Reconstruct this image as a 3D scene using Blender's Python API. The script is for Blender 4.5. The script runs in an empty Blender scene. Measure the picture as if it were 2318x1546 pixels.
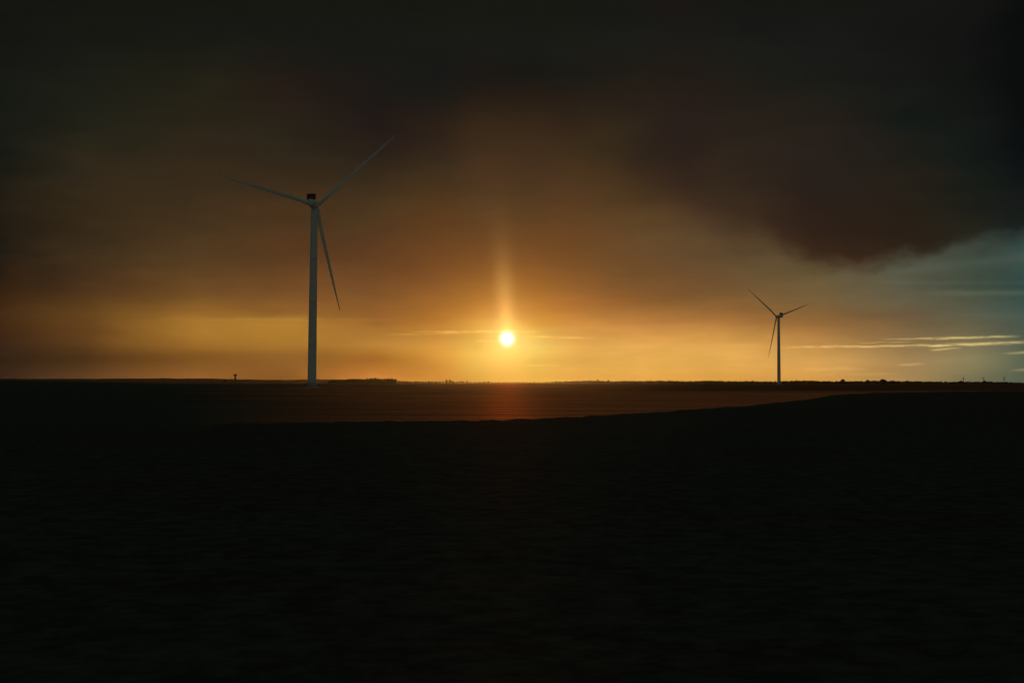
import bpy, bmesh, math, random
from mathutils import Vector, Matrix, noise as mnoise

random.seed(7)
sc = bpy.context.scene
C = sc.collection
R = math.radians

# ------------------------------------------------------------------ camera
F = 3220.0            # focal length in photograph pixels (2318 wide)
CX, CY = 1159.0, 773.0
HOR = 862.0           # row of the true horizon
PITCH = math.atan((HOR - CY) / F)
EYE = 4.0
cam_d = bpy.data.cameras.new("camera")
cam = bpy.data.objects.new("camera", cam_d)
C.objects.link(cam)
cam.location = (0, 0, EYE)
cam.rotation_euler = (R(90) + PITCH, 0, 0)
cam_d.sensor_width = 36.0
cam_d.lens = 36.0 * F / 2318.0
cam_d.clip_start = 0.5
cam_d.clip_end = 60000
sc.camera = cam


def px2dir(x, y):
    v = Vector(((x - CX) / F, 1.0, (CY - y) / F))
    v = Matrix.Rotation(PITCH, 3, 'X') @ v
    return v.normalized()


def px2ae(x, y):
    d = px2dir(x, y)
    return math.degrees(math.atan2(d.x, d.y)), math.degrees(math.asin(d.z))


def lin(c):
    return tuple((v / 255 / 12.92) if v / 255 <= 0.04045 else ((v / 255 + 0.055) / 1.055) ** 2.4 for v in c)


# ------------------------------------------------------------------ sun and exposure
SUN_AZ, SUN_EL = px2ae(1148, 767)
sun_dir = px2dir(1148, 767)
sd = bpy.data.lights.new("sun", 'SUN')
sd.energy = 0.2
sd.angle = R(0.5)
sd.color = (1.0, 0.42, 0.09)
sun = bpy.data.objects.new("sun", sd)
C.objects.link(sun)
sun.rotation_euler = (-sun_dir).to_track_quat('-Z', 'Y').to_euler()

sc.view_settings.view_transform = 'Standard'
sc.view_settings.look = 'None'
sc.view_settings.exposure = 0.0
sc.view_settings.gamma = 1.0
sc.render.engine = 'CYCLES'
sc.cycles.use_denoising = True
sc.cycles.volume_bounces = 0
sc.cycles.max_bounces = 4

# ------------------------------------------------------------------ world: dusk sky with storm cloud
world = bpy.data.worlds.new("World")
sc.world = world
world.use_nodes = True
nt = world.node_tree
for n in list(nt.nodes):
    nt.nodes.remove(n)


class N:
    """tiny expression builder over shader nodes"""
    def __init__(s, tree): s.t = tree

    def m(s, op, a, b=None, c=None, clamp=False):
        n = s.t.nodes.new('ShaderNodeMath'); n.operation = op; n.use_clamp = clamp
        for i, v in enumerate((a, b, c)):
            if v is None: continue
            if isinstance(v, (int, float)): n.inputs[i].default_value = v
            else: s.t.links.new(v, n.inputs[i])
        return n.outputs[0]

    def ss(s, v, a, b, lo=0.0, hi=1.0, kind='SMOOTHSTEP'):
        n = s.t.nodes.new('ShaderNodeMapRange'); n.interpolation_type = kind
        s.t.links.new(v, n.inputs['Value'])
        n.inputs['From Min'].default_value = a; n.inputs['From Max'].default_value = b
        n.inputs['To Min'].default_value = lo; n.inputs['To Max'].default_value = hi
        return n.outputs['Result']

    def mix(s, f, a, b, mode='MIX'):
        n = s.t.nodes.new('ShaderNodeMix'); n.data_type = 'RGBA'; n.blend_type = mode
        n.clamp_factor = True
        for sock, v in ((n.inputs[0], f), (n.inputs[6], a), (n.inputs[7], b)):
            if isinstance(v, (int, float)): sock.default_value = v
            elif isinstance(v, tuple): sock.default_value = (*v, 1)
            else: s.t.links.new(v, sock)
        return n.outputs[2]

    def noise(s, vec, scale, detail=4, rough=0.5, color=False):
        n = s.t.nodes.new('ShaderNodeTexNoise')
        s.t.links.new(vec, n.inputs['Vector'])
        n.inputs['Scale'].default_value = scale
        n.inputs['Detail'].default_value = detail
        n.inputs['Roughness'].default_value = rough
        return n.outputs['Color' if color else 'Fac']

    def comb(s, x, y, z):
        n = s.t.nodes.new('ShaderNodeCombineXYZ')
        for i, v in enumerate((x, y, z)):
            if isinstance(v, (int, float)): n.inputs[i].default_value = v
            else: s.t.links.new(v, n.inputs[i])
        return n.outputs[0]

    def ramp(s, fac, stops, interp='LINEAR'):
        n = s.t.nodes.new('ShaderNodeValToRGB')
        cr = n.color_ramp; cr.interpolation = interp
        while len(cr.elements) > 1: cr.elements.remove(cr.elements[0])
        cr.elements[0].position = stops[0][0]; cr.elements[0].color = (*stops[0][1], 1)
        for p, c in stops[1:]:
            e = cr.elements.new(p); e.color = (*c, 1)
        if fac is not None: s.t.links.new(fac, n.inputs[0])
        return n.outputs[0]

    def curve(s, fac, pts):
        n = s.t.nodes.new('ShaderNodeFloatCurve')
        cv = n.mapping.curves[0]
        n.mapping.use_clip = False
        cv.points[0].location = pts[0]; cv.points[1].location = pts[-1]
        for p in pts[1:-1]: cv.points.new(*p)
        n.mapping.update()
        s.t.links.new(fac, n.inputs['Value'])
        return n.outputs[0]


w = N(nt)
tc = nt.nodes.new('ShaderNodeTexCoord')
sep = nt.nodes.new('ShaderNodeSeparateXYZ')
nt.links.new(tc.outputs['Generated'], sep.inputs[0])
dx, dy, dz = sep.outputs
DEG = 180 / math.pi
az0 = w.m('MULTIPLY', w.m('ARCTAN2', dx, dy), DEG)
el0 = w.m('MULTIPLY', w.m('ARCSINE', dz), DEG)
# ragged cloud: bend the directions with noise that is stretched sideways
nv = w.comb(w.m('MULTIPLY', az0, 0.10), w.m('MULTIPLY', el0, 0.32), 3.1)
nv2 = w.comb(w.m('MULTIPLY', az0, 0.10), w.m('MULTIPLY', el0, 0.32), 9.7)
nA = w.noise(nv, 2.2, 5, 0.55)
nB = w.noise(nv2, 1.6, 5, 0.55)
hi_w = w.ss(el0, 0.6, 5.0, 0.12, 1.0)
off_sun = w.ss(w.m('ABSOLUTE', az0), 1.2, 5.0, 0.06, 1.0)
hi_w = w.m('MULTIPLY', hi_w, w.ss(w.m('ABSOLUTE', az0), 0.5, 4.0, 0.35, 1.0))
az = w.m('ADD', az0, w.m('MULTIPLY', w.m('MULTIPLY', w.m('SUBTRACT', nA, 0.5), 3.6), w.m('MULTIPLY', hi_w, off_sun)))
el = w.m('ADD', el0, w.m('MULTIPLY', w.m('MULTIPLY', w.m('SUBTRACT', nB, 0.5), 1.8), hi_w))

ROWS = [0, 100, 200, 300, 400, 500, 600, 660, 700, 714, 724, 740, 780, 790, 802, 820, 858]
COLS = [0, 200, 450, 650, 850, 1000, 1080, 1148, 1210, 1300, 1450, 1650, 1850, 2050, 2200, 2318]
# open sky and thin cloud, one row of colours per height above the horizon
SKY = {
 0: [(21.1,21.0,17.0),(20.2,19.9,16.0),(22.0,21.9,14.6),(22.2,21.6,17.3),(22.2,22.4,17.0),(20.6,22.2,17.4),(20.7,20.6,15.4),(21.1,21.1,16.4),(21.5,21.7,17.3),(19.6,20.3,16.2),(21.9,21.6,18.7),(43.4,16.3,11.1),(38.2,0.0,7.4),(16.3,0.0,11.5),(20.2,24.6,21.0),(27.8,1.1,0.4)],
 100: [(18.8,20.1,18.0),(23.9,25.6,20.3),(22.2,24.5,22.7),(20.2,24.9,21.1),(19.7,22.8,21.0),(23.8,24.1,20.8),(23.7,27.1,23.7),(22.8,26.7,22.7),(21.9,26.3,21.7),(25.1,27.8,23.1),(21.5,28.0,24.1),(43.4,16.3,14.8),(38.2,0.1,12.5),(16.3,0.0,13.0),(20.1,24.6,21.0),(27.8,1.1,0.4)],
 200: [(22.8,25.2,19.6),(27.1,29.1,21.1),(35.3,33.2,19.9),(36.9,25.1,20.1),(23.1,23.4,21.4),(7.7,21.2,22.3),(18.8,15.5,16.2),(16.5,16.1,16.4),(14.2,16.6,16.6),(20.1,20.3,20.0),(34.3,26.9,21.0),(43.4,16.3,14.8),(38.3,0.1,14.2),(16.3,0.0,14.3),(20.1,24.6,21.0),(27.8,1.1,0.4)],
 300: [(18.6,22.3,18.6),(32.5,33.4,23.7),(41.0,35.5,24.8),(36.1,33.6,25.2),(26.6,19.9,21.5),(42.9,29.7,21.9),(53.1,40.1,25.3),(53.7,40.2,25.6),(54.2,40.4,25.9),(47.6,34.8,23.3),(59.7,51.4,25.4),(46.7,16.9,19.0),(38.8,19.9,19.8),(39.5,13.8,29.5),(20.6,24.8,21.4),(31.3,20.5,24.8)],
 400: [(22.6,25.3,19.5),(51.6,41.9,27.2),(52.8,41.6,26.0),(47.8,38.0,25.7),(41.9,34.6,23.8),(48.7,40.8,28.6),(65,44.9,28.9),(65.5,45.6,29.4),(66,46.3,29.9),(70,50.1,30.2),(41.2,35.5,18.1),(46.7,29.9,27.0),(48.4,41.2,30.1),(52.7,43.4,42.6),(24.2,26.3,32.4),(37.6,40.8,40.6)],
 500: [(38.1,30.6,19.1),(51.3,38.9,22.9),(64,47.6,29.6),(75,51.5,28.1),(72,54.3,31.4),(81,53.6,24.7),(81,58.1,33.3),(79.0,56.4,32.1),(77,54.7,30.9),(86,56.8,32.7),(97,70,40.3),(68,54.0,37.9),(77,57.3,41.7),(65,66,54.5),(46.3,55.7,52.3),(49.6,68,64)],
 600: [(0.0,12.3,14.8),(66,49.6,29.8),(86,62,33.3),(85,55.2,30.6),(87,51.8,30.3),(102,58.6,30.0),(101,56.9,24.6),(105.0,60.5,26.6),(109,64,28.7),(101,64,30.7),(93,69,42.3),(95,74,48.6),(94,81,51.9),(80,81,67),(61,72,61),(59.0,82,76)],
 660: [(52.1,33.8,16.9),(79,50.3,26.5),(105,71,36.7),(115,75,39.5),(116,76,39.6),(119,75,32.0),(128,80,22.6),(128.0,79.0,22.1),(128,78,21.5),(126,78,37.6),(125,80,38.4),(111,82,48.5),(112,94,62),(97,94,73),(58.9,74,60),(39.2,66,63)],
 700: [(66,41.6,20.6),(100,69,30.1),(146,100,40.2),(138,92,40.7),(129,82,38.0),(142,88,29.4),(146,89,14.1),(145.5,88.0,9.9),(145,87,5.7),(160,101,42.5),(147,98,48.9),(146,101,52.6),(126,94,53.4),(105,87,62),(93,93,75),(68,88,79)],
 714: [(64.9,40.7,20.1),(101.4,68.3,30.1),(151.6,104.8,41.7),(146.2,99.2,42.5),(134.6,86.2,37.6),(145.1,91.5,29.6),(153.0,102.3,20.3),(150.4,99.4,12.0),(147.8,96.5,3.7),(167.0,110.5,47.8),(162.4,108.5,53.8),(155.4,107.0,54.8),(135.4,98.5,55.3),(110.6,90.8,63.1),(95.8,93.3,72.9),(69.4,87.0,76.9)],
 724: [(64.2,40.0,19.8),(102.4,67.8,30.0),(167.0,118.0,45.8),(168.8,119.0,47.6),(138.6,89.2,37.4),(147.4,94.0,29.8),(158.0,111.8,24.8),(153.9,107.5,13.6),(149.8,103.2,2.3),(172.0,117.2,51.6),(173.4,116.0,57.4),(162.2,111.2,56.4),(142.2,101.8,56.7),(114.6,93.6,63.8),(97.8,93.6,71.4),(70.4,86.2,75.4)],
 740: [(63,38.9,19.3),(104,67,30.0),(174,124,47.7),(179,128,49.9),(145,94,37.0),(151,98,30.0),(166,127,31.9),(159.5,120.5,16.0),(153,114,0.1),(180,128,57.7),(191,128,63),(173,118,58.9),(153,107,58.9),(121,98,65),(101,94,69),(72,85,73)],
 780: [(54.5,35.0,22.4),(88,57.7,26.4),(158,107,41.6),(163,113,42.6),(176,125,53.6),(169,125,48.7),(125,123,37.8),(137.0,142.0,59.4),(149,161,81),(188,147,72),(222,165,82),(226,167,83),(194,143,76),(145.5,117.5,76.5),(124.5,116.0,83.0),(79.5,93.5,78.5)],
 790: [(51.0,33.3,21.1),(81.8,53.7,24.7),(152.1,102.5,39.8),(159.2,109.8,42.3),(162.0,110.8,42.3),(163.8,119.2,40.4),(123.5,124.2,38.0),(128.9,137.0,53.0),(134.2,149.8,68.0),(182.2,143.8,68.9),(222.0,166.0,81.8),(227.5,168.8,84.0),(201.2,149.2,79.5),(151.6,122.4,79.4),(130.4,121.5,86.5),(81.4,95.6,79.9)],
 802: [(46.9,31.3,19.6),(74.2,48.9,22.6),(128.8,84.5,32.6),(144.2,97.2,41.0),(145.2,93.7,28.7),(157.4,112.3,30.4),(121.7,125.8,38.2),(119.1,131.0,45.4),(116.6,136.2,52.5),(175.4,139.8,65.2),(222.0,167.2,81.5),(229.3,170.8,85.2),(209.9,156.8,83.7),(159.0,128.2,82.8),(137.4,128.1,90.7),(83.6,98.2,81.5)],
 820: [(40.7,28.3,17.3),(63,41.7,19.5),(119,77,29.6),(138,92,40.5),(120,68,8.4),(148,102,15.4),(119,128,38.6),(104.5,122.0,33.9),(90,116,29.1),(165,134,59.7),(222,169,81),(232,174,87),(223,168,90),(170,137,88),(148,138,97),(87,102,84)],
 858: [(57.5,37.0,28.7),(102,68,37.9),(159,101,47.6),(124,76,31.1),(210,133,56.4),(147,96,22.9),(124,102,0.0),(141.5,117.5,21.1),(159,133,42.3),(196,148,63),(223,162,71),(217,156,67),(215,155,74),(170,136,85),(113,109,79),(89,97,78)],
}
# the heavy storm cloud hanging from the upper right
STORM_ROWS = [0, 100, 200, 300, 400, 500, 560, 620]
STORM_COLS = [1300, 1450, 1650, 1850, 2050, 2200, 2318]
STORM = {
 0: [(19.6,20.3,16.2),(21.9,21.6,18.7),(19.3,20.0,18.2),(20.8,21.2,18.7),(21.7,21.5,20.0),(20.4,20.1,18.1),(6.9,9.5,12.2)],
 100: [(25.1,27.8,23.1),(21.5,28.0,24.1),(24.1,28.0,24.6),(24.5,26.2,23.9),(19.6,22.1,20.9),(17.2,19.3,18.9),(11.9,12.7,12.3)],
 200: [(20.1,20.3,20.0),(34.3,26.9,21.0),(33.0,27.3,21.5),(23.5,27.6,22.6),(24.2,25.4,22.0),(14.9,17.4,15.9),(10.2,13.3,13.9)],
 300: [(47.6,34.8,23.3),(29.9,21.5,32.6),(38.6,33.7,26.5),(40.1,31.9,26.0),(12.7,23.9,22.4),(22.2,26.6,23.7),(8.7,12.9,13.5)],
 400: [(70,50.1,30.2),(31.4,21.5,22.9),(45.4,36.1,27.5),(36.0,30.6,27.5),(38.4,32.5,25.0),(15.2,24.3,20.8),(15.6,19.6,21.8)],
 500: [(86,56.8,32.7),(79,54.1,37.5),(56.1,41.2,28.7),(40.8,29.3,24.0),(36.0,27.5,19.5),(33.9,32.9,24.2),(23.7,29.1,26.4)],
 560: [(101,64,30.7),(87,59.0,38.9),(70,47.1,28.7),(49.8,33.9,24.0),(38.6,30.2,21.4),(36.3,37.0,27.6),(29.0,36.2,32.6)],
 620: [(101,64,30.7),(87,59.0,38.9),(78,50.5,29.6),(68,43.0,25.7),(52.7,39.4,26.9),(42.8,41.9,31.9),(34.3,43.4,39.8)],
}
EMAX = 17.0


def sky_table(tab, rows, cols, azs, els, top):
    cur = None
    efac = w.m('DIVIDE', els, EMAX, clamp=True)
    prev_az = None
    for ci, x in enumerate(cols):
        stops = []
        for y in reversed(rows):
            a, e = px2ae(x, y)
            stops.append((max(0.0, min(1.0, e / EMAX)), lin(tab[y][ci])))
        stops.append((1.0, top))
        c = w.ramp(efac, stops, 'B_SPLINE')
        a = px2ae(x, 700)[0]
        if cur is None: cur = c
        else: cur = w.mix(w.ss(azs, prev_az, a, kind='LINEAR'), cur, c)
        prev_az = a
    return cur


TOPC = (0.0085, 0.0085, 0.0065)
sky_c = sky_table(SKY, ROWS, COLS, az, el, TOPC)
storm_c = sky_table(STORM, STORM_ROWS, STORM_COLS, az, el, TOPC)
# lower edge of the storm cloud: azimuth -> elevation
EDGE = [(1250,395),(1350,420),(1450,455),(1560,492),(1650,522),(1740,548),(1800,585),(1870,608),(1950,612),(2050,590),(2150,568),(2220,545),(2318,540)]
A0, A1 = 1.0, 21.0
pts = []
for x, y in EDGE:
    a, e = px2ae(x, y); pts.append(((a - A0) / (A1 - A0), e / 10))
pts[0] = (0.0, pts[0][1]); pts.append((1.0, 0.62))
fine = w.noise(w.comb(w.m('MULTIPLY', az0, 0.5), w.m('MULTIPLY', el0, 0.75), 1.0), 1.7, 6, 0.62)
edge = w.m('MULTIPLY', w.curve(w.m('DIVIDE', w.m('SUBTRACT', az0, A0), A1 - A0, clamp=True), pts), 10)
edge = w.m('ADD', edge, w.m('MULTIPLY', w.m('SUBTRACT', fine, 0.5), 1.2))
soft = w.ss(az0, 6.0, 16.0, 1.2, 0.55)
t = w.m('DIVIDE', w.m('SUBTRACT', el0, edge), soft)
mask = w.m('MULTIPLY', w.ss(t, -0.6, 1.0), w.ss(az0, 0.5, 9.5))
col = w.mix(mask, sky_c, storm_c)
# faint mottling of the cloud
mott = w.noise(w.comb(w.m('MULTIPLY', az0, 0.35), w.m('MULTIPLY', el0, 1.5), 5.0), 1.0, 6, 0.6)
mf = w.ss(mott, 0.25, 0.75, 0.90, 1.10, 'LINEAR')
mult = nt.nodes.new('ShaderNodeVectorMath'); mult.operation = 'SCALE'
nt.links.new(col, mult.inputs[0]); nt.links.new(mf, mult.inputs['Scale'])
col = mult.outputs[0]


def addglow(col, amt, rgb):
    n = nt.nodes.new('ShaderNodeVectorMath'); n.operation = 'SCALE'
    n.inputs[0].default_value = rgb; nt.links.new(amt, n.inputs['Scale'])
    a = nt.nodes.new('ShaderNodeVectorMath'); a.operation = 'ADD'
    nt.links.new(col, a.inputs[0]); nt.links.new(n.outputs[0], a.inputs[1])
    return a.outputs[0]


# lit wisps low in the sky: (x0, y0, x1, y1, half thickness px, strength, colour)
WISPS = [
 (1800,786,2110,782,2.6,0.50,'y'), (2080,783,2318,775,3.6,0.62,'y'), (2010,768,2150,766,2.2,0.35,'y'),
 (2110,766,2285,762,3.0,0.60,'y'), (2110,792,2170,788,2.4,0.40,'y'), (2285,799,2400,795,3.0,0.45,'y'),
 (1950,776,2060,774,1.6,0.22,'y'), (2035,826,2090,824,2.6,0.22,'y'), (1820,837,1950,833,7.0,0.10,'y'),
 (2300,838,2400,834,3,0.25,'y'), (1870,848,2020,846,3.0,0.10,'y'),
 (960,751,1190,750,3.2,0.22,'o'), (880,758,1050,754,3.0,0.10,'o'), (1200,762,1330,765,3.4,0.16,'o'),
 (1080,772,1130,773,2.5,0.14,'o'), (1190,826,1260,827,1.8,0.10,'o'), (420,722,860,724,5.0,0.05,'o'),
 (2120,664,2400,662,7,0.030,'g'), (2050,610,2400,575,14,0.018,'g'), (2000,640,2400,640,5,0.012,'g'),
]
wn = w.noise(w.comb(w.m('MULTIPLY', az0, 1.1), w.m('MULTIPLY', el0, 6.0), 2.0), 1.6, 5, 0.6)
wn_el = w.noise(w.comb(w.m('MULTIPLY', az0, 0.8), 0.0, 4.0), 1.2, 3, 0.5)
groups = {}
for x0, y0, x1, y1, th, st, k in WISPS:
    a0, e0 = px2ae(x0, y0); a1, e1 = px2ae(x1, y1)
    ce = w.ss(az0, a0, a1, e0, e1, 'LINEAR')
    ce = w.m('ADD', ce, w.m('MULTIPLY', w.m('SUBTRACT', wn_el, 0.5), 0.10))
    d = w.m('DIVIDE', w.m('SUBTRACT', el0, ce), th * 0.85 / F * DEG)
    g = w.m('EXPONENT', w.m('MULTIPLY', w.m('MULTIPLY', d, d), -1.0))
    mgn = (a1 - a0) * 0.22
    g = w.m('MULTIPLY', g, w.m('MULTIPLY', w.ss(az0, a0 - mgn, a0 + mgn), w.ss(az0, a1 - mgn, a1 + mgn, 1.0, 0.0)))
    g = w.m('MULTIPLY', g, st * 0.88)
    groups[k] = g if k not in groups else w.m('ADD', groups[k], g)
wmod = w.ss(wn, 0.30, 0.62, 0.25, 1.15)
col = addglow(col, w.m('MULTIPLY', groups['y'], wmod), (0.85, 0.60, 0.20))
col = addglow(col, w.m('MULTIPLY', groups['o'], wmod), (1.0, 0.62, 0.22))
col = addglow(col, groups['g'], (0.8, 1.0, 0.75))

# sun: disc, aureole and light pillar
dot = nt.nodes.new('ShaderNodeVectorMath'); dot.operation = 'DISTANCE'
nt.links.new(tc.outputs['Generated'], dot.inputs[0]); dot.inputs[1].default_value = sun_dir
ang = w.m('MULTIPLY', dot.outputs['Value'], DEG)
GL = w.m('EXPONENT', w.m('MULTIPLY', ang, -1 / 0.60))
col = addglow(col, GL, (0.80, 0.56, 0.20))
pdx = w.m('SUBTRACT', az0, w.m('ADD', SUN_AZ, w.m('MULTIPLY', w.m('SUBTRACT', el0, SUN_EL), -0.055)))
pdy = w.m('SUBTRACT', el0, SUN_EL)
pw = w.m('DIVIDE', pdx, w.m('ADD', 0.31, w.m('MULTIPLY', w.m('MAXIMUM', pdy, 0.0), 0.03)))
ph = w.m('DIVIDE', w.m('MAXIMUM', pdy, 0.0), 2.6)
P = w.m('MULTIPLY', w.m('EXPONENT', w.m('MULTIPLY', w.m('MULTIPLY', pw, pw), -1.0)),
        w.m('EXPONENT', w.m('MULTIPLY', w.m('MULTIPLY', ph, ph), -1.0)))
P = w.m('MULTIPLY', P, w.ss(pdy, -0.4, 0.4))
col = addglow(col, P, (0.36, 0.205, 0.055))
sg = w.m('DIVIDE', ang, 0.185)
col = addglow(col, w.m('EXPONENT', w.m('MULTIPLY', w.m('MULTIPLY', sg, sg), -1.0)), (3.2, 3.4, 3.6))

# clearer blue dusk sky behind the viewer, away from the storm cloud
nish = nt.nodes.new('ShaderNodeTexSky')
nish.sky_type = 'NISHITA'
nish.sun_disc = False
nish.sun_elevation = R(SUN_EL)
nish.sun_rotation = R(SUN_AZ)
nish.air_density = 1.2
nish.dust_density = 2.0
bs = nt.nodes.new('ShaderNodeVectorMath'); bs.operation = 'MULTIPLY'
nt.links.new(nish.outputs[0], bs.inputs[0]); bs.inputs[1].default_value = (0.050, 0.074, 0.077)
# pale sky added overhead, out of view, to light ground and tower
col = w.mix(w.ss(el0, 18.0, 55.0), col, (0.040, 0.047, 0.046))
back = w.ss(dy, 0.35, -0.35)
col = w.mix(back, col, bs.outputs[0])
bg = nt.nodes.new('ShaderNodeBackground')
nt.links.new(col, bg.inputs[0]); bg.inputs[1].default_value = 1.0
wo = nt.nodes.new('ShaderNodeOutputWorld')
nt.links.new(bg.outputs[0], wo.inputs[0])
world.cycles.sampling_method = 'MANUAL'
world.cycles.sample_map_resolution = 1024


# ------------------------------------------------------------------ helpers
def material(name, base, rough=0.7, spec=0.5, sheen=0.0, noise_scale=None, amount=0.0, bump=0.0, stretch=(1, 1, 1), col2=None, metal=0.0):
    m = bpy.data.materials.new(name); m.use_nodes = True
    t = m.node_tree; b = t.nodes['Principled BSDF']
    b.inputs['Base Color'].default_value = (*base, 1)
    b.inputs['Roughness'].default_value = rough
    b.inputs['Specular IOR Level'].default_value = spec
    b.inputs['Metallic'].default_value = metal
    if sheen:
        b.inputs['Sheen Weight'].default_value = sheen
        b.inputs['Sheen Roughness'].default_value = 0.35
    if noise_scale:
        q = N(t)
        co = t.nodes.new('ShaderNodeTexCoord'); mp = t.nodes.new('ShaderNodeMapping')
        t.links.new(co.outputs['Object'], mp.inputs[0]); mp.inputs['Scale'].default_value = stretch
        f = q.noise(mp.outputs[0], noise_scale, 6, 0.6)
        c2 = col2 or tuple(v * (1 - amount) for v in base)
        mx = q.mix(q.ss(f, 0.35, 0.65), base, c2)
        t.links.new(mx, b.inputs['Base Color'])
        if bump:
            bn = t.nodes.new('ShaderNodeBump'); bn.inputs['Strength'].default_value = bump
            bn.inputs['Distance'].default_value = 0.3
            t.links.new(f, bn.inputs['Height']); t.links.new(bn.outputs[0], b.inputs['Normal'])
    return m


def obj(name, bm, mat, parent=None, smooth=True, loc=None, kind=None):
    me = bpy.data.meshes.new(name)
    bmesh.ops.recalc_face_normals(bm, faces=bm.faces)
    bm.to_mesh(me); bm.free()
    if smooth:
        for p in me.polygons: p.use_smooth = True
    me.materials.append(mat)
    o = bpy.data.objects.new(name, me); C.objects.link(o)
    if parent is not None: o.parent = parent
    if loc: o.location = loc
    if kind: o['kind'] = kind
    return o


def thing(name, label, cat, loc=(0, 0, 0), rz=0.0, group=None):
    o = bpy.data.objects.new(name, None); C.objects.link(o)
    o.location = loc; o.rotation_euler = (0, 0, rz)
    o.empty_display_size = 1
    o['label'] = label; o['category'] = cat
    if group: o['group'] = group
    return o


def dup(root, name, loc, rz=0.0, scale=(1, 1, 1), label=None):
    r = root.copy(); r.name = name; C.objects.link(r)
    r.location = loc; r.rotation_euler = (0, 0, rz); r.scale = scale
    if label: r['label'] = label
    for ch in list(root.children):
        c = ch.copy(); C.objects.link(c); c.parent = r
        for g in list(ch.children):
            d = g.copy(); C.objects.link(d); d.parent = c
    return r


def lathe(bm, prof, seg=48, origin=(0, 0, 0), cap=True):
    rings = []
    for r, z in prof:
        rings.append([bm.verts.new((origin[0] + r * math.cos(2 * math.pi * i / seg), origin[1] + r * math.sin(2 * math.pi * i / seg), origin[2] + z)) for i in range(seg)])
    for a, b in zip(rings, rings[1:]):
        for i in range(seg):
            j = (i + 1) % seg
            bm.faces.new((a[i], a[j], b[j], b[i]))
    if cap:
        bm.faces.new(rings[0][::-1]); bm.faces.new(rings[-1])
    return rings


def loft(bm, rings, cap=True):
    vr = [[bm.verts.new(p) for p in r] for r in rings]
    n = len(vr[0])
    for a, b in zip(vr, vr[1:]):
        for i in range(n):
            j = (i + 1) % n
            bm.faces.new((a[i], a[j], b[j], b[i]))
    if cap:
        bm.faces.new(vr[0][::-1]); bm.faces.new(vr[-1])


def box(bm, x0, x1, y0, y1, z0, z1):
    v = [bm.verts.new(p) for p in ((x0, y0, z0), (x1, y0, z0), (x1, y1, z0), (x0, y1, z0), (x0, y0, z1), (x1, y0, z1), (x1, y1, z1), (x0, y1, z1))]
    for f in ((0, 3, 2, 1), (4, 5, 6, 7), (0, 1, 5, 4), (1, 2, 6, 5), (2, 3, 7, 6), (3, 0, 4, 7)):
        bm.faces.new([v[i] for i in f])


def sm(x, a, b):
    t = max(0.0, min(1.0, (x - a) / (b - a))); return t * t * (3 - 2 * t)


# ------------------------------------------------------------------ terrain
def terrain(x, y):
    r = math.hypot(x, y)
    a = math.degrees(math.atan2(x, y))
    z = -0.001 * max(0.0, r - 1000)
    z += 4.6 * math.exp(-((r - 1500) / 480) ** 2) * sm(-a, 8.5, 20) * (1 if abs(a) < 90 else 0)
    # very gentle roll, none near the turbine feet
    z += 0.22 * sm(r, 60, 240) * math.sin(x / 170 + 0.6) * math.sin(y / 95 + 1.0) * (1 - sm(r, 480, 760))
    return z


def px_ground(x, y):
    """where the ray through a photograph pixel meets the flat ground"""
    d = px2dir(x, y)
    t = EYE / -d.z
    return d.x * t, d.y * t


EDGE_PX = [(-900, 1010), (0, 975), (400, 968), (800, 960), (1100, 957), (1300, 949), (1500, 937), (1700, 921), (1830, 905), (1900, 893), (2000, 889), (2318, 886), (3200, 886)]
EDGE_A = []
for x, y in EDGE_PX:
    gx, gy = px_ground(x, y)
    EDGE_A.append((math.degrees(math.atan2(gx, gy)), math.hypot(gx, gy)))


def crop_edge(a):
    return crop_line(a) * (1 + 0.035 * mnoise.noise(Vector((a * 1.7, 0, 0))) + 0.02 * mnoise.noise(Vector((a * 6.3, 5, 0))))


def crop_line(a):
    if a <= EDGE_A[0][0]: return EDGE_A[0][1]
    for (a0, r0), (a1, r1) in zip(EDGE_A, EDGE_A[1:]):
        if a <= a1: return r0 + (r1 - r0) * (a - a0) / (a1 - a0)
    return EDGE_A[-1][1]


def polar(name, radii_fn, mat, zfn, azs):
    bm = bmesh.new(); grid = []
    for a in azs:
        row = []
        for r in radii_fn(a):
            x, y = r * math.sin(R(a)), r * math.cos(R(a))
            row.append(bm.verts.new((x, y, zfn(x, y, r, a))))
        grid.append(row)
    n = len(grid)
    for i in range(n):
        A, B = grid[i], grid[(i + 1) % n]
        for k in range(len(A) - 1):
            bm.faces.new((A[k], A[k + 1], B[k + 1], B[k]))
    c = bm.verts.new((0, 0, zfn(0, 0, 0, 0)))
    for i in range(n):
        bm.faces.new((c, grid[i][0], grid[(i + 1) % n][0]))
    for f in bm.faces: f.normal_update()
    me = bpy.data.meshes.new(name)
    bmesh.ops.recalc_face_normals(bm, faces=bm.faces)
    if sum(f.normal.z for f in bm.faces) < 0: bmesh.ops.reverse_faces(bm, faces=bm.faces)
    bm.to_mesh(me); bm.free()
    for p in me.polygons: p.use_smooth = True
    me.materials.append(mat)
    o = bpy.data.objects.new(name, me); C.objects.link(o); o['kind'] = 'structure'
    return o


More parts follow.
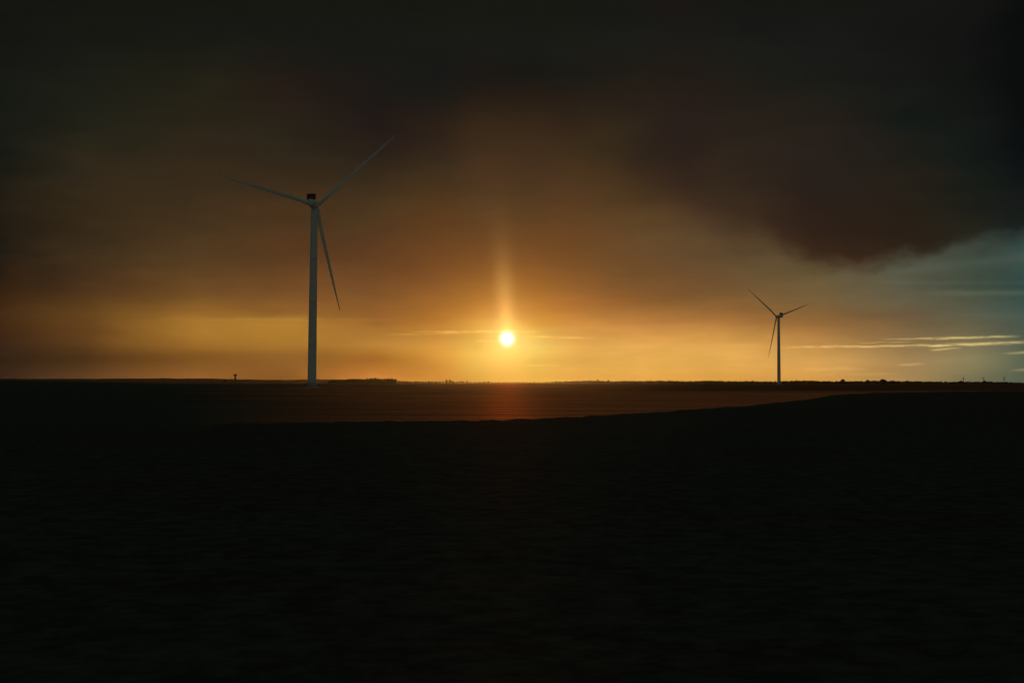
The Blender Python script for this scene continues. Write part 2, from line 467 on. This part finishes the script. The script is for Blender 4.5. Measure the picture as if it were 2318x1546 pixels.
def field_material(name, c1, c2, c3, row, rowdist, rough, spec, sheen, bump, stint=(1, 1, 1), light_falloff=False):
    m = bpy.data.materials.new(name); m.use_nodes = True
    t = m.node_tree; b = t.nodes['Principled BSDF']; q = N(t)
    co = t.nodes.new('ShaderNodeTexCoord')
    mp = t.nodes.new('ShaderNodeMapping'); t.links.new(co.outputs['Object'], mp.inputs[0])
    mp.inputs['Rotation'].default_value = (0, 0, R(-4)); mp.inputs['Scale'].default_value = (0.022, 0.15, 0.1)
    band = q.noise(mp.outputs[0], 1.0, 6, 0.6)
    patch = q.noise(co.outputs['Object'], 0.012, 4, 0.5)
    clod = q.noise(co.outputs['Object'], 1.7, 6, 0.65)
    col = q.mix(q.ss(band, 0.35, 0.65), c1, c2)
    col = q.mix(q.m('MULTIPLY', q.ss(patch, 0.42, 0.62), 0.6), col, c3)
    dk = q.ss(clod, 0.3, 0.7, 0.65, 1.25)
    if light_falloff:
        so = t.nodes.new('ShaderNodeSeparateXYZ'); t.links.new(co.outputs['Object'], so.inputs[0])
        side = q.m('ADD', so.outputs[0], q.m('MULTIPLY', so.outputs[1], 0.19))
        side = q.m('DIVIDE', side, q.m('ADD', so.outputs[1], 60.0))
        falloff = q.ss(q.m('ADD', side, q.m('MULTIPLY', patch, 0.1)), 0.0, 0.19, 0.0, 1.0)  # light falling off to the left, put into soil colour and gloss
        col = q.mix(falloff, (0.070, 0.082, 0.060), col)
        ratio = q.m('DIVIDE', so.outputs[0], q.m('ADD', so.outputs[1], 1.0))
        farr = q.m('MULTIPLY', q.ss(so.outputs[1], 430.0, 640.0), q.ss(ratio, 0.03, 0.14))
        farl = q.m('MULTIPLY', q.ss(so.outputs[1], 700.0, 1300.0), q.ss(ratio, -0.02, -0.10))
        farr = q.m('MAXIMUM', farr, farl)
        shn = q.m('MULTIPLY', falloff, q.m('SUBTRACT', 1.0, q.m('MULTIPLY', farr, 0.8)))
    vm = t.nodes.new('ShaderNodeVectorMath'); vm.operation = 'SCALE'
    t.links.new(col, vm.inputs[0]); t.links.new(dk, vm.inputs['Scale'])
    t.links.new(vm.outputs[0], b.inputs['Base Color'])
    b.inputs['Roughness'].default_value = 0.95
    b.inputs['Specular IOR Level'].default_value = spec
    b.inputs['Sheen Weight'].default_value = sheen
    b.inputs['Sheen Roughness'].default_value = 0.5
    b.inputs['Sheen Tint'].default_value = (*[min(1, v * 6) for v in c1], 1)
    sp = t.nodes.new('ShaderNodeSeparateXYZ'); t.links.new(mp.outputs[0], sp.inputs[0])
    # tinted gloss: orange glow under the low sun put into the colour
    gl = t.nodes.new('ShaderNodeBsdfGlossy'); gl.inputs['Roughness'].default_value = rough
    streak = q.m('MULTIPLY', q.ss(band, 0.30, 0.68, 0.35, 1.0), q.m('MULTIPLY', dk, shn) if light_falloff else dk)
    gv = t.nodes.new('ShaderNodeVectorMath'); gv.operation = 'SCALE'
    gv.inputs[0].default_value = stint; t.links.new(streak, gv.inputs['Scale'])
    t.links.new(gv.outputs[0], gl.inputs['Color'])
    ad = t.nodes.new('ShaderNodeAddShader')
    t.links.new(b.outputs[0], ad.inputs[0]); t.links.new(gl.outputs[0], ad.inputs[1])
    t.links.new(ad.outputs[0], t.nodes['Material Output'].inputs['Surface'])
    h = q.m('ADD', q.m('MULTIPLY', clod, 0.5), q.m('MULTIPLY', band, 1.2))
    bn = t.nodes.new('ShaderNodeBump'); bn.inputs['Strength'].default_value = bump
    bn.inputs['Distance'].default_value = 0.35
    t.links.new(h, bn.inputs['Height']); t.links.new(bn.outputs[0], b.inputs['Normal']); t.links.new(bn.outputs[0], gl.inputs['Normal'])
    return m


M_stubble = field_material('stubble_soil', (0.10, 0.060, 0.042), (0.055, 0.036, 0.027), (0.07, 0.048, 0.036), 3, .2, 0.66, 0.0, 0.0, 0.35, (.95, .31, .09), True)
M_crop = field_material('young_crop', (0.062, 0.074, 0.056), (0.050, 0.061, 0.046), (0.064, 0.073, 0.054), 2, .2, 0.7, 0.0, 0.0, 0.04, (.035, .013, .006))

azs = [-180 + i * 4 for i in range(36)] + [-36 + i * 0.5 for i in range(145)] + [37 + i * 4 for i in range(36)]
azs = sorted(set(a for a in azs if a < 179.9))
radii = [6 * (9200 / 6) ** (i / 110) for i in range(111)]
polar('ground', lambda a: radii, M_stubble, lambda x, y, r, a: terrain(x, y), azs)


def crop_z(x, y, r, a):
    e = crop_edge(a)
    k = 1 - sm(r, e * 0.985, e)
    tuft = 0.01 * mnoise.noise(Vector((x * 0.9, y * 0.9, 0))) * (1 if r < 200 else 0.5)
    return terrain(x, y) + 0.004 + k * (0.30 + tuft)


azc = sorted(set([-180 + i * 4 for i in range(36)] + [-36 + i * 0.2 for i in range(361)] + [37 + i * 4 for i in range(36)]))
azc = [a for a in azc if a < 179.9]
polar('crop_field', lambda a: [3 * (crop_edge(a) / 3) ** (i / 150) for i in range(151)], M_crop, crop_z, azc)

# ------------------------------------------------------------------ far hills
M_hill = material('hill_land', (0.05, 0.05, 0.035), 0.9, 0.2, noise_scale=0.002, amount=0.5)


def interp(pts, x):
    if x <= pts[0][0]: return pts[0][1]
    for (a, b), (c, d) in zip(pts, pts[1:]):
        if x <= c: return b + (d - b) * (x - a) / (c - a)
    return pts[-1][1]


def ridge(name, prof, r0, depth, amp, seed):
    bm = bmesh.new(); rows = []
    xs = [prof[0][0] + i * 4 for i in range(int((prof[-1][0] - prof[0][0]) / 4) + 1)]
    for x in xs:
        az_ = px2ae(x, 862)[0]
        yy = interp(prof, x) - amp * (mnoise.fractal(Vector((x / 38.0, seed, 0)), 0.9, 2.2, 5))
        top = EYE + (HOR - yy) * (r0 + depth / 2) / F
        row = []
        for k in range(9):
            t_ = k / 8
            r = r0 + depth * t_
            base = terrain(r * math.sin(R(az_)), r * math.cos(R(az_))) - 2
            z = base + (top - base) * math.sin(math.pi * t_) ** 0.7 if 0 < t_ < 1 else base
            row.append(bm.verts.new((r * math.sin(R(az_)), r * math.cos(R(az_)), z)))
        rows.append(row)
    for A, B in zip(rows, rows[1:]):
        for k in range(8): bm.faces.new((A[k], B[k], B[k + 1], A[k + 1]))
        bm.faces.new((A[0], A[8], B[8], B[0]))
    bm.faces.new(rows[0]); bm.faces.new(rows[-1][::-1])
    return obj(name, bm, M_hill, kind='structure')


ridge('hills', [(-700, 858), (0, 857.5), (200, 857.5), (400, 856.5), (480, 857), (520, 858.5), (600, 859.5), (650, 859.5), (700, 858.5), (760, 858.5), (840, 861), (960, 864), (1080, 865), (1250, 865)], 7600, 900, 0.9, 3.3)
ridge('hills', [(380, 865), (470, 861.5), (560, 860.5), (620, 861.5), (700, 862), (790, 862.5), (900, 865)], 5600, 500, 1.0, 8.1)

# ------------------------------------------------------------------ trees
M_leaf = material('dark_foliage', (0.055, 0.065, 0.028), 0.8, 0.2, noise_scale=0.5, amount=0.5)
M_bark = material('bark', (0.09, 0.07, 0.05), 0.9, 0.2, noise_scale=2.0, amount=0.4)


def leaf_quads(bm, lobes, n, size, rnd):
    wts = [l[3] ** 2 for l in lobes]
    for _ in range(n):
        cx, cy, cz, cr, sq = rnd.choices(lobes, wts)[0]
        u = rnd.gauss(0, 1), rnd.gauss(0, 1), rnd.gauss(0, 1)
        L = math.sqrt(sum(q * q for q in u)) or 1
        rr = cr * (0.35 + 0.65 * rnd.random() ** 0.5) * rnd.uniform(0.9, 1.12)
        p = Vector((cx + u[0] / L * rr, cy + u[1] / L * rr, cz + u[2] / L * rr * sq))
        s = size * rnd.uniform(0.6, 1.3)
        nrm = Vector((rnd.gauss(0, 1), rnd.gauss(0, 1), rnd.gauss(0, 1))).normalized()
        t1 = nrm.orthogonal().normalized(); t2 = nrm.cross(t1)
        bm.faces.new([bm.verts.new(p + t1 * s * .5 * a_ + t2 * s * .5 * b_) for a_, b_ in ((-1, -.7), (.8, -1), (1, .8), (-.7, 1))])


def limb(bm, a, b, ra, rb, seg=7):
    a, b = Vector(a), Vector(b); d = (b - a).normalized(); u = d.orthogonal().normalized(); v = d.cross(u)
    loft(bm, [[p + (u * math.cos(2 * math.pi * i / seg) + v * math.sin(2 * math.pi * i / seg)) * r for i in range(seg)] for p, r in ((a, ra), ((a + b) / 2, (ra + rb) / 2), (b, rb))])


def tree_proto(seed, shape):
    """tree of unit 10 m height, crown close to the ground as hedgerow trees have it"""
    rnd = random.Random(seed)
    lobes = []
    if shape == 'round': wdt, n = 4.0, 8
    elif shape == 'wide': wdt, n = 6.2, 11
    elif shape == 'tall': wdt, n = 2.3, 7
    else: wdt, n = 5.0, 9
    for i in range(n):
        a = rnd.uniform(0, 2 * math.pi); q = rnd.uniform(0, 0.62) * wdt
        zz = rnd.uniform(3.0, 7.6 - 0.22 * q) if shape != 'bush' else rnd.uniform(2.5, 6.4)
        lobes.append((math.cos(a) * q, math.sin(a) * q, zz, rnd.uniform(1.5, 2.3) * (wdt / 4.6) ** 0.5, 0.85))
    if shape != 'tall': lobes += [(2.2, 0, 2.2, 2.0, .9), (-2.2, .5, 2.0, 2.0, .9), (0, -1.8, 2.0, 1.9, .9)]
    lobes.append((0, 0, 6.8, 2.5 if shape != 'tall' else 1.5, 0.95))
    me_c = bmesh.new(); leaf_quads(me_c, lobes, 1150, 1.0, rnd)
    me_t = bmesh.new()
    limb(me_t, (0, 0, -0.3), (0.1, 0, 3.2), 0.42, 0.28); limb(me_t, (0.1, 0, 3.1), (0.0, 0.1, 6.6), 0.28, 0.08)
    for l in lobes[:6]:
        limb(me_t, (0.08, 0, rnd.uniform(2.2, 3.6)), (l[0] * .8, l[1] * .8, l[2]), 0.16, 0.05)
    return me_c, me_t


protos = {}


def get_mesh(seed, shape):
    k = (seed, shape)
    if k not in protos:
        c, t = tree_proto(seed, shape)
        out = []
        for b, nm, mt in ((c, 'crown', M_leaf), (t, 'trunk', M_bark)):
            me = bpy.data.meshes.new(nm); b.to_mesh(me); b.free(); me.materials.append(mt); out.append(me)
        protos[k] = out
    return protos[k]


def tree_at(x, top, r, seed, shape, label, group=None, wmul=1.0, name='tree'):
    a = R(px2ae(x, 862)[0])
    gx, gy = r * math.sin(a), r * math.cos(a)
    gz = terrain(gx, gy)
    topz = EYE + (HOR - top) * r / F
    h = max(2.5, topz - gz)
    s = h / 9.6
    rt = thing(name, label, 'tree', (gx, gy, gz), random.uniform(0, 6.28), group)
    sw = s * wmul
    rt.scale = (sw, sw, s)
    for nm, me in zip(('crown', 'trunk'), get_mesh(seed, shape)):
        o = bpy.data.objects.new(nm, me); C.objects.link(o); o.parent = rt
    return rt


# the wood right of the near turbine: crowns one can tell apart
G1 = 'trees of the small wood right of the near turbine'
wood = [(744,863.5),(750,861),(757,859.5),(765,860),(773,860),(781,859.3),(789,858),(797,857),(805,857),(814,857.6),(822,858),(831,857),(840,856.3),(849,856),(857,857.2),(864,858),(872,857.3),(880,856.6),(887,857)]
for i, (x, y) in enumerate(wood):
    rt = tree_at(x, y - 0.9, 2800 + (i * 37 % 90), i % 5, ('round', 'wide', 'bush')[i % 3], 'dark crown in the long low wood just right of the near turbine', G1, 1.15)
for i in range(24):
    x = 746 + i * 6.2
    y = interp(wood, x) + 0.8
    tree_at(x, y, 2720 + (i * 53 % 60), (i + 2) % 5, ('bush', 'wide')[i % 2], 'dark crown in the long low wood just right of the near turbine', G1, 1.25)
tree_at(895, 857.4, 2900, 3, 'round', 'rounded tree standing free at the right end of the small wood')
G2 = 'small hedgerow trees left of the sun'
low = [(904,861.5),(911,862),(918,862.2),(922,862),(928,863),(934,863.5),(949,863.2),(956,863),(964,863.4),(971,862.4),(978,863),(985,863.3),(996,863.6),(1003,863.4)]
for i, (x, y) in enumerate(low):
    tree_at(x, y, 3100 + (i * 71 % 200), (i + 1) % 5, ('bush', 'round', 'wide')[i % 3], 'tiny tree of the hedge line between the small wood and the sun', G2, 1.2)
tree_at(941, 861.8, 3100, 2, 'round', 'rounded hedge tree halfway between the small wood and the pointed clump')
tree_at(1011, 858.2, 3300, 1, 'tall', 'slim pointed tree at the left side of the broad clump left of the sun')
tree_at(1018, 859.2, 3350, 4, 'wide', 'broad bushy tree beside the slim pointed tree left of the sun', None, 1.0)
tree_at(1025, 862.0, 3320, 0, 'bush', 'low bush at the right foot of the broad bushy tree left of the sun', None, 1.4)
G3 = 'hazy trees under the sun'
for i, (x, y) in enumerate([(1036,862.8),(1042,862),(1048,862.6),(1058,861.8),(1066,863.6),(1076,864),(1086,863.8),(1096,863.6),(1106,862.8),(1113,864),(1128,864.4),(1140,864.6),(1156,864.4),(1163,863.8),(1170,863.6),(1176,864),(1183,863.3),(1190,864.2),(1199,864.4),(1210,863.6),(1218,864.4)]):
    tree_at(x, y, 4100 + (i * 97 % 300), (i + 3) % 5, ('bush', 'round', 'wide')[i % 3], 'faint hazy tree on the skyline close under the sun', G3, 1.2)
# single crowns that rise above the dark ridge on the right
for x, y, r, sd_, sh, wm, lb in [
    (1259, 861.0, 4300, 1, 'tall', 0.8, 'slender tree above the left end of the dark wooded ridge'),
    (1353, 857.5, 4200, 2, 'tall', 0.8, 'small upright tree on the highest swell of the ridge right of the sun'),
    (1378, 859.8, 4200, 0, 'round', 0.8, 'tiny round tree just right of the upright tree on the ridge swell'),
    (1908, 858.0, 3000, 0, 'round', 1.3, 'dome shaped tree breaking the ridge right of the far turbine'),
    (1964, 859.3, 3000, 1, 'round', 1.1, 'small rounded tree between the two dome shaped trees on the ridge'),
    (1998, 857.8, 3050, 4, 'wide', 1.2, 'widest dome shaped tree on the ridge, under the little cloud puffs'),
    (2022, 860.6, 3050, 3, 'bush', 1.2, 'low spreading tree touching the widest dome shaped tree'),
    (2054, 860.4, 3100, 2, 'bush', 1.1, 'blunt tree standing alone right of the dome shaped trees'),
    (2176, 861.0, 3000, 2, 'wide', 1.2, 'broad dark tree in front of the leftmost tiny distant turbine'),
    (2228, 860.9, 3000, 4, 'wide', 1.1, 'broad dark tree in front of the middle tiny distant turbine')]:
    tree_at(x, y, r, sd_, sh, lb, None, wm)
tree_at(510, 857.5, 5650, 2, 'wide', 'hazy round tree on the far hills left of the water tower', None, 1.0)

# the mass of woodland along the right skyline
WOOD = [(1222,865.5),(1250,864),(1280,863),(1320,861.6),(1360,861.4),(1385,863),(1420,862.3),(1500,861.3),(1550,862.6),(1600,861.2),(1650,862.8),(1700,862.2),(1763,863),(1800,861),(1830,861.3),(1860,862.4),(1900,862.7),(1950,862.4),(2000,861.6),(2050,862.6),(2100,863),(2150,863.6),(2230,863.4),(2280,864.4),(2330,865.5),(2460,864),(2700,863)]
bm = bmesh.new(); rnd = random.Random(21)
x = 1222.0
while x < 2700:
    r0 = 4300 - 1150 * sm(x, 1350, 1650)
    for k in range(3):
        r = r0 + k * 45 + rnd.uniform(-15, 15)
        xx = x + rnd.uniform(-3, 3)
        a = R(px2ae(xx, 862)[0]); gx, gy = r * math.sin(a), r * math.cos(a); gz = terrain(gx, gy)
        top = interp(WOOD, xx) + rnd.uniform(-0.7, 1.1)
        h = max(2.5, EYE + (HOR - top) * r / F - gz)
        cr = h * 0.30
        lobes = [(gx + rnd.uniform(-1, 1) * h * .45, gy + rnd.uniform(-1, 1) * h * .3, gz + rnd.uniform(.18, .72) * h, cr, .85) for _ in range(6)]
        lobes.append((gx, gy, gz + h - cr * 1.05, cr, 1.0))
        leaf_quads(bm, lobes, 150, h * 0.17, rnd)
    x += 5.0
o = obj('woodland', bm, M_leaf, smooth=False, kind='stuff')
o['label'] = 'dark wooded ridge along the skyline right of the sun'; o['category'] = 'woodland'


# ------------------------------------------------------------------ wind turbines
def paint(name, base, rough, spec):
    m = bpy.data.materials.new(name); m.use_nodes = True
    t = m.node_tree; b = t.nodes['Principled BSDF']; q = N(t)
    co = t.nodes.new('ShaderNodeTexCoord'); mp = t.nodes.new('ShaderNodeMapping')
    t.links.new(co.outputs['Object'], mp.inputs[0]); mp.inputs['Scale'].default_value = (1.6, 1.6, 0.012)
    f = q.noise(mp.outputs[0], 1.0, 6, 0.65)
    c = q.mix(q.ss(f, 0.45, 0.75), base, tuple(v * 0.9 for v in base))
    t.links.new(c, b.inputs['Base Color'])
    b.inputs['Roughness'].default_value = rough; b.inputs['Specular IOR Level'].default_value = spec
    return m


M_white = paint('pale_turbine_paint', (0.77, 0.78, 0.77), 0.42, 0.5)
M_dark = material('cooler_grille', (0.03, 0.032, 0.034), 0.6, 0.4, noise_scale=3, amount=0.3)
M_conc = material('concrete', (0.38, 0.37, 0.35), 0.85, 0.3, noise_scale=1.2, amount=0.35, bump=0.2)
M_door = material('grey_green_door', (0.45, 0.48, 0.47), 0.5, 0.4, noise_scale=2, amount=0.2)
M_steel = material('galvanised_steel', (0.4, 0.41, 0.42), 0.45, 0.5, noise_scale=6, amount=0.2, metal=0.7)


def naca(chord, tk, n=14):
    """closed airfoil ring, leading edge at -0.3 chord on x"""
    pts = []
    for i in range(n):
        th = 2 * math.pi * i / n
        xx = 0.5 * (1 + math.cos(th))
        yt = 5 * tk * (0.2969 * math.sqrt(xx) - 0.1260 * xx - 0.3516 * xx ** 2 + 0.2843 * xx ** 3 - 0.1015 * xx ** 4)
        pts.append(((xx - 0.3) * chord, (yt if th <= math.pi else -yt) * chord))
    return pts


def blade_bm(Rr, cmax=1.95, prebend=2.6):
    bm = bmesh.new(); rings = []
    for i in range(34):
        s = i / 33
        r = 1.0 + (Rr - 1.0) * s
        if s < 0.2:
            k = sm(s, 0.03, 0.2); chord = 2.2 + (cmax - 2.2) * k; tk = 1.0 + (0.30 - 1.0) * k
        else:
            q = (s - 0.2) / 0.8; chord = cmax * (1 - q) ** 0.85 * 0.93 + cmax * 0.07 * (1 - q ** 6) + 0.25; tk = 0.30 - 0.14 * q
            k = 1
        tw = R(16 * (1 - s) ** 2 + 6)
        air = naca(chord, tk); m = len(air)
        ring = []
        for j, (ax, ay) in enumerate(air):
            th = 2 * math.pi * j / m
            cxr, cyr = math.cos(th) * chord / 2, math.sin(th) * chord / 2
            X = cxr * (1 - k) + ax * k; Y = cyr * (1 - k) + ay * k
            X, Y = X * math.cos(tw) + Y * math.sin(tw), -X * math.sin(tw) + Y * math.cos(tw)
            ring.append((X, Y + prebend * s * s + 0.03 * (r - 1), r))
        rings.append(ring)
    loft(bm, rings)
    return bm


def superring(wd, ht, y, zc, n=28, p=4.0, belly=0.0):
    out = []
    for i in range(n):
        th = 2 * math.pi * i / n
        c, s = math.cos(th), math.sin(th)
        X = math.copysign(abs(c) ** (2 / p), c) * wd / 2
        Z = math.copysign(abs(s) ** (2 / p), s) * ht / 2
        if Z < 0: X *= 1 - belly * (-Z / (ht / 2)) ** 1.3
        out.append((X, y, Z + zc))
    return out


def make_turbine(label, loc, yaw, H, Rr, base_angle, lean=0.0, hub_y=5.4):
    t = thing('wind_turbine', label, 'wind turbine', loc, 0, 'wind turbines on the open field')
    t.rotation_euler = (0, lean, 0)
    bm = bmesh.new()
    Ht = H - 2.1
    prof = []
    for i in range(26):
        s = i / 25
        rr = 2.42 + (1.72 - 2.42) * s ** 1.6
        prof.append((rr, 1.0 + (Ht - 1.0) * s))
    p2 = []
    for i, (rr, z) in enumerate(prof):
        if i in (6, 12, 18):      # flanges between tower sections
            p2 += [(rr, z - .12), (rr + .012, z - .1), (rr + .012, z + .1), (rr, z + .12)]
        else: p2.append((rr, z))
    lathe(bm, p2, 56)
    tower = obj('tower', bm, M_white, t)
    bm = bmesh.new()   # service door on a slightly raised frame
    for (hw, z0, z1, y0) in ((0.62, 2.9, 5.3, -2.26),):
        box(bm, -hw, hw, y0 - 0.06, y0 + 0.3, z0, z1)
    d = obj('door', bm, M_door, tower, smooth=False)
    bm = bmesh.new(); box(bm, .40, .46, -2.62, -2.533, 3.95, 4.15); obj('handle', bm, M_steel, tower, smooth=False)
    bm = bmesh.new(); lathe(bm, [(5.6, -0.6), (5.4, 0.15), (3.6, 0.55), (3.2, 0.6), (3.2, 1.0), (2.6, 1.05)], 48)
    obj('foundation', bm, M_conc, t)
    bm = bmesh.new()   # steps up to the door
    for k in range(9):
        box(bm, -0.7, 0.7, -4.9 + k * 0.26, -4.62 + k * 0.26, 0.45 + k * 0.26, 0.51 + k * 0.26)
    box(bm, -0.78, -0.71, -4.9, -2.3, 0.3, 0.45); box(bm, 0.71, 0.78, -4.9, -2.3, 0.3, 0.45)
    for sx in (-.74, .74):
        limb(bm, (sx, -4.9, 0.3), (sx, -2.6, 2.7), .05, .05); limb(bm, (sx, -4.9, 1.4), (sx, -2.6, 3.8), .03, .03)
        for q_ in (0, .5, 1): limb(bm, (sx, -4.9 + 2.3 * q_, .3 + 2.4 * q_), (sx, -4.9 + 2.3 * q_, 1.4 + 2.4 * q_), .03, .03)
    obj('steps', bm, M_steel, t, smooth=False)
    # nacelle, turned by the yaw
    RZ = Matrix.Rotation(yaw, 4, 'Z')
    bm = bmesh.new()
    secs = [(-9.3, 3.3, 2.9, .35), (-9.1, 3.8, 3.5, .25), (-8.0, 4.0, 3.9, .0), (-2.0, 4.1, 4.1, -.05), (1.6, 4.1, 4.1, -.05), (3.0, 3.8, 3.8, 0), (3.6, 3.2, 3.2, 0)]
    loft(bm, [superring(wd, ht, y, zc, belly=0.32) for y, wd, ht, zc in secs])
    na = obj('nacelle', bm, M_white, t); na.location = (0, 0, H); na.rotation_euler = (0, 0, yaw)
    bm = bmesh.new(); lathe(bm, [(1.62, -0.75), (1.75, -0.6), (1.75, 0.3)], 40, (0, 0, -2.0))
    obj('yaw_ring', bm, M_white, na)
    bm = bmesh.new()   # radiator standing across the roof
    box(bm, -2.25, 2.25, -7.2, -6.5, 2.15, 5.05)
    ck = obj('cooler', bm, M_dark, na, smooth=False)
    bm = bmesh.new()
    for (x0, x1, z0, z1) in ((-2.42, -2.26, 1.9, 5.2), (2.26, 2.42, 1.9, 5.2), (-2.25, 2.25, 5.06, 5.2)):
        box(bm, x0, x1, -7.35, -6.35, z0, z1)
    for k in range(12):
        box(bm, -2.24, 2.24, -7.26, -7.21, 2.25 + k * .235, 2.29 + k * .235)
    obj('cooler_frame', bm, M_dark, na, smooth=False)
    for sx in (-1.3, 1.3):
        bm = bmesh.new()
        limb(bm, (sx, -6.85, 5.2), (sx, -6.85, 6.02), .035, .03, 6); limb(bm, (sx - .25, -6.85, 6.0), (sx + .25, -6.85, 6.0), .05, .05, 6)
        obj('wind_sensor', bm, M_steel, na, smooth=False)
    bm = bmesh.new()   # spinner
    loft(bm, [superring(d_, d_, y, 0, 28, 2.2) for y, d_ in ((3.62, 3.1), (4.0, 3.5), (5.2, 3.7), (6.2, 3.3), (7.0, 2.3), (7.5, 1.1), (7.65, .2))])
    hb = obj('hub', bm, M_white, t); hb.location = (0, 0, H); hb.rotation_euler = (0, 0, yaw)
    for k in range(3):
        bl = obj('blade', blade_bm(Rr), M_white, t)
        beta = R(base_angle + 120 * k)
        bl.matrix_local = Matrix.Translation((0, 0, H)) @ RZ @ Matrix.Translation((0, hub_y, 0)) @ Matrix.Rotation(beta, 4, 'Y')
    return t


D1 = 798.0
a1 = R(px2ae(706, 862)[0])
make_turbine('near tall pale wind turbine left of the sun, blades against dark cloud', (D1 * math.sin(a1), D1 * math.cos(a1), 0.0), -R(6.0), 102.0, 60.0, 47.3, R(0.55))
D2 = 2053.0
a2 = R(px2ae(1763.3, 862)[0])
gz2 = terrain(D2 * math.sin(a2), D2 * math.cos(a2))
H2 = EYE + (HOR - 719) * D2 / F - gz2
make_turbine('far small wind turbine silhouetted on the orange sky right of the sun', (D2 * math.sin(a2), D2 * math.cos(a2), gz2), R(21), H2, 59.0, -49.0, 0.0)


def tiny_turbine(label, x, hub_y, r, ang, group):
    a = R(px2ae(x, 862)[0]); gx, gy = r * math.sin(a), r * math.cos(a); gz = terrain(gx, gy)
    H = EYE + (HOR - hub_y) * r / F - gz
    t = thing('distant_turbine', label, 'wind turbine', (gx, gy, gz), 0, group)
    bm = bmesh.new(); lathe(bm, [(1.7, -1), (1.1, H - 1)], 16); obj('tower', bm, M_white, t)
    bm = bmesh.new(); loft(bm, [superring(2.4, 2.4, y, 0, 12) for y in (-4, -3.6, 2, 2.6)]); o = obj('nacelle', bm, M_white, t); o.location = (0, 0, H)
    bm = bmesh.new(); loft(bm, [superring(q_, q_, y, 0, 12, 2.2) for y, q_ in ((2.6, 1.6), (3.6, 1.9), (4.6, .4))]); o = obj('hub', bm, M_white, t); o.location = (0, 0, H)
    for k in range(3):
        bl = obj('blade', blade_bm(13, 1.6, .4), M_white, t)
        bl.matrix_local = Matrix.Translation((0, 3.6, H)) @ Matrix.Rotation(R(ang + 120 * k), 4, 'Y')


G4 = 'tiny turbines on the far right skyline'
tiny_turbine('leftmost of the three tiny turbines on the far right skyline', 2181, 857, 7200, 10, G4)
tiny_turbine('middle one of the three tiny turbines on the far right skyline', 2226.5, 856, 7200, 35, G4)
tiny_turbine('rightmost of the three tiny turbines on the far right skyline', 2273.5, 856, 7200, 70, G4)

# ------------------------------------------------------------------ water tower
M_old = material('weathered_concrete', (0.13, 0.12, 0.11), 0.9, 0.2, noise_scale=0.3, amount=0.4)
rw = 5000.0
aw = R(px2ae(532.5, 862)[0]); wx, wy = rw * math.sin(aw), rw * math.cos(aw); wz = terrain(wx, wy)
HW = EYE + (HOR - 846.5) * rw / F - wz
wt = thing('water_tower', 'far mushroom shaped water tower on the hazy skyline left of the near turbine', 'water tower', (wx, wy, wz))
bm = bmesh.new(); lathe(bm, [(3.6, -1), (3.1, 6), (2.8, HW - 9), (3.2, HW - 7.6)], 24); obj('shaft', bm, M_old, wt)
bm = bmesh.new(); lathe(bm, [(3.2, HW - 7.58), (5.0, HW - 6.0), (6.2, HW - 4.4), (6.2, HW - 2.6), (5.4, HW - 2.2)], 28); obj('tank', bm, M_old, wt)
bm = bmesh.new(); lathe(bm, [(5.4, HW - 2.19), (2.4, HW - 1.6), (1.9, HW - 1.4), (1.9, HW - .2), (.4, HW)], 20); obj('roof', bm, M_old, wt)

# ------------------------------------------------------------------ haze
bm = bmesh.new(); box(bm, -9500, 9500, -9500, 9500, -22, 190)
m = bpy.data.materials.new('haze_air'); m.use_nodes = True
t = m.node_tree
for n in list(t.nodes): t.nodes.remove(n)
pv = t.nodes.new('ShaderNodeVolumePrincipled'); out = t.nodes.new('ShaderNodeOutputMaterial')
pv.inputs['Density'].default_value = 1.25e-5
pv.inputs['Color'].default_value = (0.92, 0.92, 0.92, 1)
pv.inputs['Anisotropy'].default_value = 0.94
t.links.new(pv.outputs[0], out.inputs['Volume'])
hz = obj('haze', bm, m, smooth=False, kind='stuff')
hz['label'] = 'thin evening haze lying over the fields'; hz['category'] = 'haze'
